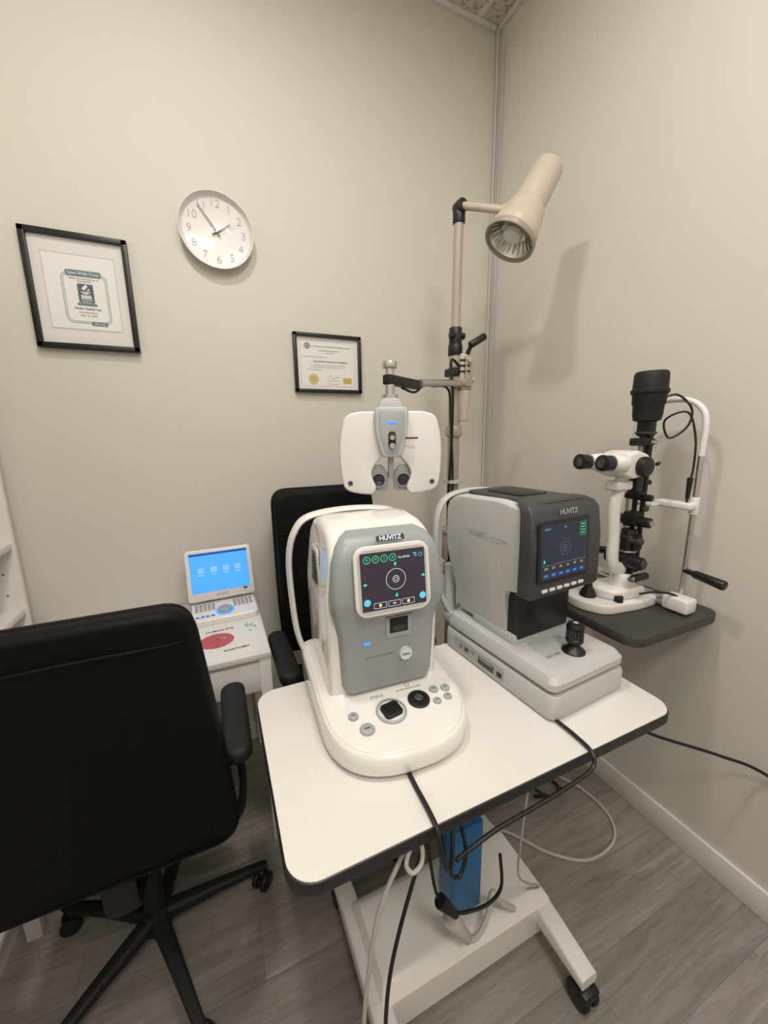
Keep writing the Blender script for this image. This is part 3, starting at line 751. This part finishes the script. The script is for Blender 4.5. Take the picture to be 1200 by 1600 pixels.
p = Part('center_unit', r, label='pale gray shield-shaped center unit with blue indicator')
o = roundpoly([(-.050, .124), (.050, .124), (.047, .05), (.028, -.02), (-.028, -.02), (-.047, .05)], [.02, .02, .02, .014, .014, .02], 6)
p.prism(o, .038, M_phg, front((0, -.008, 0)), .006, 3)
F = front((0, -.046, 0)); p.prism(roundpoly([(-.038, .112), (.038, .112), (.036, .05), (.018, -.010), (-.018, -.010), (-.036, .05)], .014, 5), .003, M_mgray, F, .001)
p.rect(F, 0, .08, .03, .005, M_led, .0042); p.prism(rrect(.022, .050, .010), .004, M_black, F @ T(0, .030, 0), .001)
p.cyl((0, -.054, .037), (0, -.060, .037), .007, M_chrome); p.cyl((0, -.054, .014), (0, -.060, .014), .008, M_mgray)
p.prism(roundpoly([(-.038, .115), (.038, .115), (.026, .150), (-.026, .150)], .012, 4), .05, M_lgray, front((0, .025, 0)), .004)
p.cyl((0, 0, .14), (0, 0, .16), .024, M_chrome); p.cyl((.04, -.046, .035), (.075, -.054, .035), .0025, M_black, seg=8)
p.done()
p = Part('nose_bridge', r, label='gray nose bridge'); p.box((0, -.0, -.045), (.016, .03, .08), M_mgray, .004); p.done()

# ------------------------------------------------------------------ slit lamp + its table
SZ = .85
p = Part('slit_lamp_table', label='charcoal laminate shelf table with rounded corners', category='table')
p.prism(roundpoly([(.935, .555), (1.316, .555), (1.316, .93), (.935, .93)], [.05, .05, .02, .05], 7), .028, M_darktop, T(0, 0, SZ-.028), .003); p.done()
r = root('slit_lamp', (1.11, .725, SZ), 0, 'white and black slit lamp microscope with chin rest', 'slit lamp')
p = Part('base', r, label='white rounded cross-slide base')
b0 = roundpoly([(-.145, .085), (-.155, .02), (-.12, -.045), (.0, -.062), (.09, -.06), (.09, .10), (-.05, .11)], [.03, .05, .03, .02, .02, .02, .03], 6)
p.prism(b0, .030, M_white, None, .006, 3); p.prism([(a*.58+.0, (b_-.02)*.66+.01) for a, b_ in b0], .032, M_white, T(-.0, 0, .029), .010, 4)
p.cyl((0, 0, .055), (0, 0, .10), .038, M_white, .032, bev=.006); p.done()
p = Part('rail', r, label='chrome cross axle with white end covers')
p.cyl((.09, -.12, .033), (.09, .17, .033), .007, M_chrome); p.cyl((.075, -.12, .020), (.075, .17, .020), .004, M_chrome)
p.box((.095, -.112, .026), (.05, .07, .044), M_white, .008, 3); p.box((.095, .165, .026), (.05, .05, .044), M_white, .008, 3)
p.box((.11, -.0, .012), (.04, .26, .020), M_white, .005); p.done()
p = Part('joystick', r, label='black joystick'); p.lathe([(.024, .0), (.022, .012), (.012, .03), (.010, .05), (.014, .06), (.015, .088), (.0001, .095)], M_black, T(-.100, .035, .029)); p.done()
p = Part('base_knob', r); p.cyl((-.06, -.036, .026), (-.06, -.036, .048), .012, M_black, bev=.003); p.done()
p = Part('microscope_arm', r, label='white curved microscope arm')
p.tube([(.03, 0, .115), (-.02, 0, .115), (-.052, 0, .14), (-.06, 0, .22), (-.068, 0, .30), (-.055, 0, .36), (-.05, 0, .41)], .02, M_white, sec=(.020, .014), ref=(1, 0, 0), seg=14)
p.box((-.06, 0, .37), (.065, .045, .028), M_white, .008, 3); p.done()
p = Part('slit_column', r, label='black slit illumination column with knobs')
p.cyl((.038, -.012, .10), (.038, -.012, .56), .007, M_black); p.cyl((.038, .012, .10), (.038, .012, .56), .007, M_black); p.box((.028, 0, .44), (.014, .022, .15), M_black, .003)
p.cyl((.01, .0, .09), (.01, .0, .235), .022, M_black, bev=.004)
for z in (.12, .165, .21): p.cyl((.01, .0, z), (.01, .0, z+.006), .025, M_chrome if z == .165 else M_dgray, bev=.002)
p.cyl((.0, -.055, .14), (.0, .055, .14), .020, M_black, bev=.004); p.cyl((.0, -.061, .14), (.0, -.055, .14), .014, M_dgray, bev=.002)
p.box((.02, 0, .265), (.04, .04, .045), M_black, .005); p.cyl((.02, -.052, .26), (.02, .042, .26), .015, M_black, bev=.003); p.cyl((.02, -.057, .26), (.02, -.051, .26), .009, M_chrome)
p.cyl((.0, -.048, .205), (.0, .03, .205), .010, M_dgray, bev=.003); p.box((.005, -.03, .20), (.025, .016, .045), M_black, .004)
p.cyl((.03, -.042, .33), (.03, .036, .33), .010, M_black, bev=.003); p.box((.02, -.0, .34), (.03, .04, .016), M_black, .003); p.cyl((.02, -.03, .30), (.02, -.038, .30), .008, M_dgray)
p.box((.02, -.0, .49), (.045, .048, .022), M_black, .005); p.box((.033, 0, .54), (.032, .04, .07), M_black, .006); p.cyl((.02, -.030, .49), (.02, -.042, .49), .006, M_chrome)
p.box((.033, 0, .515), (.036, .044, .006), M_dgray, .002)
p.box((.0, -.01, .375), (.032, .026, .055), M_black, .005); p.cyl((.06, -.03, .43), (.01, -.055, .43), .005, M_black); p.cyl((.05, 0, .37), (.075, 0, .37), .008, M_black)
p.cyl((-.03, -.05, .10), (.03, -.05, .10), .011, M_black, bev=.003); p.cyl((-.03, -.05, .10), (-.04, -.05, .10), .008, M_chrome)
p.rect(FR((.0205, 0, .44), (0, -1, 0), (0, 0, 1)), 0, 0, .012, .10, M_lgray, .001)
for i in range(10): p.rect(FR((.0195, 0, .395+i*.01), (0, -1, 0), (0, 0, 1)), 0, 0, .007, .0012, M_ink, .0012)
p.done()
p = Part('lamp_house', r, label='black cylindrical lamp housing')
p.lathe([(.02, .56), (.034, .565), (.037, .58), (.038, .605), (.041, .61), (.042, .635), (.047, .64), (.047, .648), (.043, .652), (.042, .69), (.038, .697), (.0001, .698)], M_matte, T(.03, 0, -.015), 48)
p.done()
p = Part('microscope', r, label='white binocular microscope with black eyecups')
p.prism(roundpoly([(-.12, .41), (-.13, .45), (-.05, .47), (-.0, .455), (.0, .40), (-.06, .39)], .012, 5), .085, M_white, FR((0, .0425, 0), (1, 0, 0), (0, 0, 1)), .008, 3)
for s_ in (-1, 1):
    p.cyl((-.10, s_*.033, .435), (-.15, s_*.034, .438), .026, M_white, .02, bev=.003); p.cyl((-.146, s_*.034, .438), (-.185, s_*.034, .44), .018, M_black, .022, bev=.003)
    p.cyl((-.183, s_*.034, .44), (-.187, s_*.034, .44), .012, M_lens); p.cyl((-.150, s_*.034, .438), (-.155, s_*.034, .438), .0215, M_chrome)
p.cyl((-.005, 0, .428), (.012, 0, .428), .026, M_black, bev=.003); p.cyl((-.035, -.04, .425), (-.035, -.062, .425), .027, M_black, bev=.004); p.cyl((-.035, .04, .425), (-.035, .062, .425), .027, M_black, bev=.004)
p.done()
p = Part('head_rest_frame', r, label='chrome and white arched head rest frame')
p.cyl((.125, -.10, .02), (.125, -.10, .47), .0075, M_chrome); p.cyl((.125, .09, .02), (.125, .09, .47), .0075, M_chrome)
p.tube([(.125, -.10, .45), (.125, -.10, .54), (.125, -.085, .580), (.125, -.05, .603), (.125, .0, .607), (.125, .05, .600), (.125, .08, .575), (.125, .09, .54), (.125, .09, .45)], .0082, M_white)
p.box((.11, -.06, .31), (.04, .10, .020), M_white, .006, 3); p.cyl((.125, -.1, .285), (.125, -.1, .335), .012, M_white, bev=.003); p.box((.09, .0, .305), (.06, .05, .012), M_white, .005)
p.done()
for s_, y in ((-1, -.10), (1, .09)):
    g = Part('grip', r, label='black hand grip'); g.cyl((.125, y, .118), (.12, y+s_*.03, .116), .008, M_black); g.cyl((.122, y+s_*.025, .116), (.115, y+s_*.105, .108), .0115, M_black, .014, bev=.004); g.done()
p = Part('lamp_cable', r, label='black coiled lamp cable with hanging plug')
p.tube([(.06, .0, .60), (.10, -.03, .62), (.125, -.06, .58), (.115, -.06, .53), (.09, -.03, .50), (.08, -.02, .55), (.11, -.06, .57), (.115, -.085, .50), (.115, -.09, .42), (.108, -.09, .38)], .003, M_black, seg=8)
p.cyl((.108, -.09, .39), (.106, -.09, .33), .0075, M_black, .005); p.cyl((.106, -.09, .33), (.106, -.09, .305), .003, M_black)
p.done()
p = Part('base_cable', r, label='black cable'); p.tube([(.0, -.055, .05), (.03, -.08, .06), (.07, -.10, .055), (.09, -.11, .045)], .0035, M_black, seg=8); p.done()

# ------------------------------------------------------------------ loose cables
def cable(label, pts, r, m, n=8, plug=None):
    c = Part('power_cable', label=label, category='cable'); c.tube(pts, r, m, seg=8, n=n)
    if plug: c.cyl(plug[0], plug[1], plug[2], m, plug[2]*.6, bev=.003)
    c.done()
cable('thick black cord running over the front table edge', [(.295, .60, .727), (.29, .54, .726), (.287, .48, .727), (.285, .448, .722), (.284, .436, .70), (.29, .432, .672), (.30, .44, .64), (.33, .5, .60), (.38, .6, .55)], .0045, M_black)
cable('black cord draped along the table front edge', [(.660, .545, .727), (.660, .49, .727), (.655, .448, .724), (.64, .436, .705), (.58, .433, .695), (.48, .432, .688), (.40, .431, .685), (.34, .427, .680), (.305, .420, .682)], .0042, M_black)
cable('white cord hanging below the table to the floor', [(.31, .54, .68), (.25, .5, .64), (.195, .49, .55), (.168, .49, .40), (.155, .49, .25), (.15, .48, .12), (.155, .46, .04), (.17, .44, .006)], .0042, M_cabw)
cable('black cord hanging below the table beside the white one', [(.35, .54, .66), (.27, .49, .6), (.205, .465, .45), (.185, .455, .3), (.178, .445, .18), (.178, .43, .10), (.172, .41, .04), (.16, .39, .006)], .0038, M_black)
cable('black cord loop tied under the tabletop', [(.36, .51, .68), (.335, .475, .62), (.33, .47, .575), (.35, .47, .56), (.37, .48, .59), (.37, .50, .64), (.375, .52, .68)], .0042, M_black)
cable('white cord bundle tied under the tabletop', [(.255, .475, .69), (.235, .465, .66), (.245, .46, .64), (.265, .465, .645), (.27, .475, .67), (.262, .485, .69)], .004, M_cabw)
cable('white cord looped loosely on the floor', [(1.0, 1.05, .01), (1.12, .97, .006), (1.19, .86, .006), (1.195, .74, .006), (1.13, .665, .006), (1.0, .655, .006), (.9, .72, .006), (.83, .82, .006), (.77, .88, .006)], .005, M_cabw)
cable('black cord coil under the table', [(1.0, .9, .006), (1.07, .86, .02), (1.12, .9, .01), (1.08, .97, .006), (1.02, .94, .015), (1.06, .87, .006), (1.13, .88, .006)], .005, M_black)
cable('black cord stretched from the table to the wall', [(.92, .62, .66), (.95, .6, .60), (1.05, .55, .54), (1.2, .46, .49), (1.30, .39, .445), (1.308, .2, .41)], .0042, M_black)
cable('white cord with a large plug beside the column', [(.395, .575, .30), (.41, .57, .25), (.44, .560, .205), (.475, .56, .19), (.51, .57, .215), (.53, .58, .26), (.56, .58, .21), (.60, .575, .17)], .007, M_cabw, plug=((.40, .57, .28), (.445, .560, .20), .020))
cable('thin gray cord draped over the base cover', [(.57, .525, .64), (.54, .51, .50), (.55, .52, .38), (.60, .53, .31), (.65, .56, .24), (.69, .58, .18), (.67, .60, .160)], .0025, M_mgray)
cable('black cord with a molded plug beside the column', [(.355, .60, .50), (.35, .56, .42), (.365, .550, .37), (.39, .540, .345), (.43, .535, .33), (.48, .53, .33), (.51, .53, .36), (.52, .55, .42)], .0038, M_black, plug=((.358, .550, .385), (.395, .540, .335), .015))

# ------------------------------------------------------------------ lights
def area(name, loc, rot, size, power, col=(1, .945, .87)):
    l = bpy.data.lights.new(name, 'AREA'); l.energy = power; l.color = col; l.shape = 'RECTANGLE'; l.size = size[0]; l.size_y = size[1]
    o = bpy.data.objects.new(name, l); COL.objects.link(o); o.location = loc; o.rotation_euler = rot; return o
area('ceiling_light', (-.1, .70, ZC-.03), (0, 0, 0), (.15, .15), 13)
area('ceiling_light', (.5, .1, ZC-.03), (0, 0, 0), (.45, .45), 15)
area('ceiling_light', (.1, -1.0, ZC-.03), (0, 0, 0), (.5, .5), 31)
w = bpy.data.worlds.new('room_world'); S.world = w; w.use_nodes = True
w.node_tree.nodes['Background'].inputs['Color'].default_value = (.5, .45, .4, 1); w.node_tree.nodes['Background'].inputs['Strength'].default_value = .1

# ------------------------------------------------------------------ camera
yaw, pitch, roll = math.radians(23.7), math.radians(11.3), math.radians(.9)
Fv = V((math.sin(yaw)*math.cos(pitch), math.cos(yaw)*math.cos(pitch), -math.sin(pitch)))
R0 = V((math.cos(yaw), -math.sin(yaw), 0)); U0 = R0.cross(Fv)
R = R0*math.cos(roll) - U0*math.sin(roll); U = U0*math.cos(roll) + R0*math.sin(roll)
cam = bpy.data.cameras.new('camera'); co = bpy.data.objects.new('camera', cam); COL.objects.link(co)
m = Matrix((R, U, -Fv)).transposed().to_4x4(); m.translation = V((0, 0, 1.37)); co.matrix_world = m
cam.sensor_fit = 'VERTICAL'; cam.sensor_height = 36; cam.lens = 13.5; cam.clip_start = .01
S.camera = co
S.view_settings.view_transform = 'Standard'
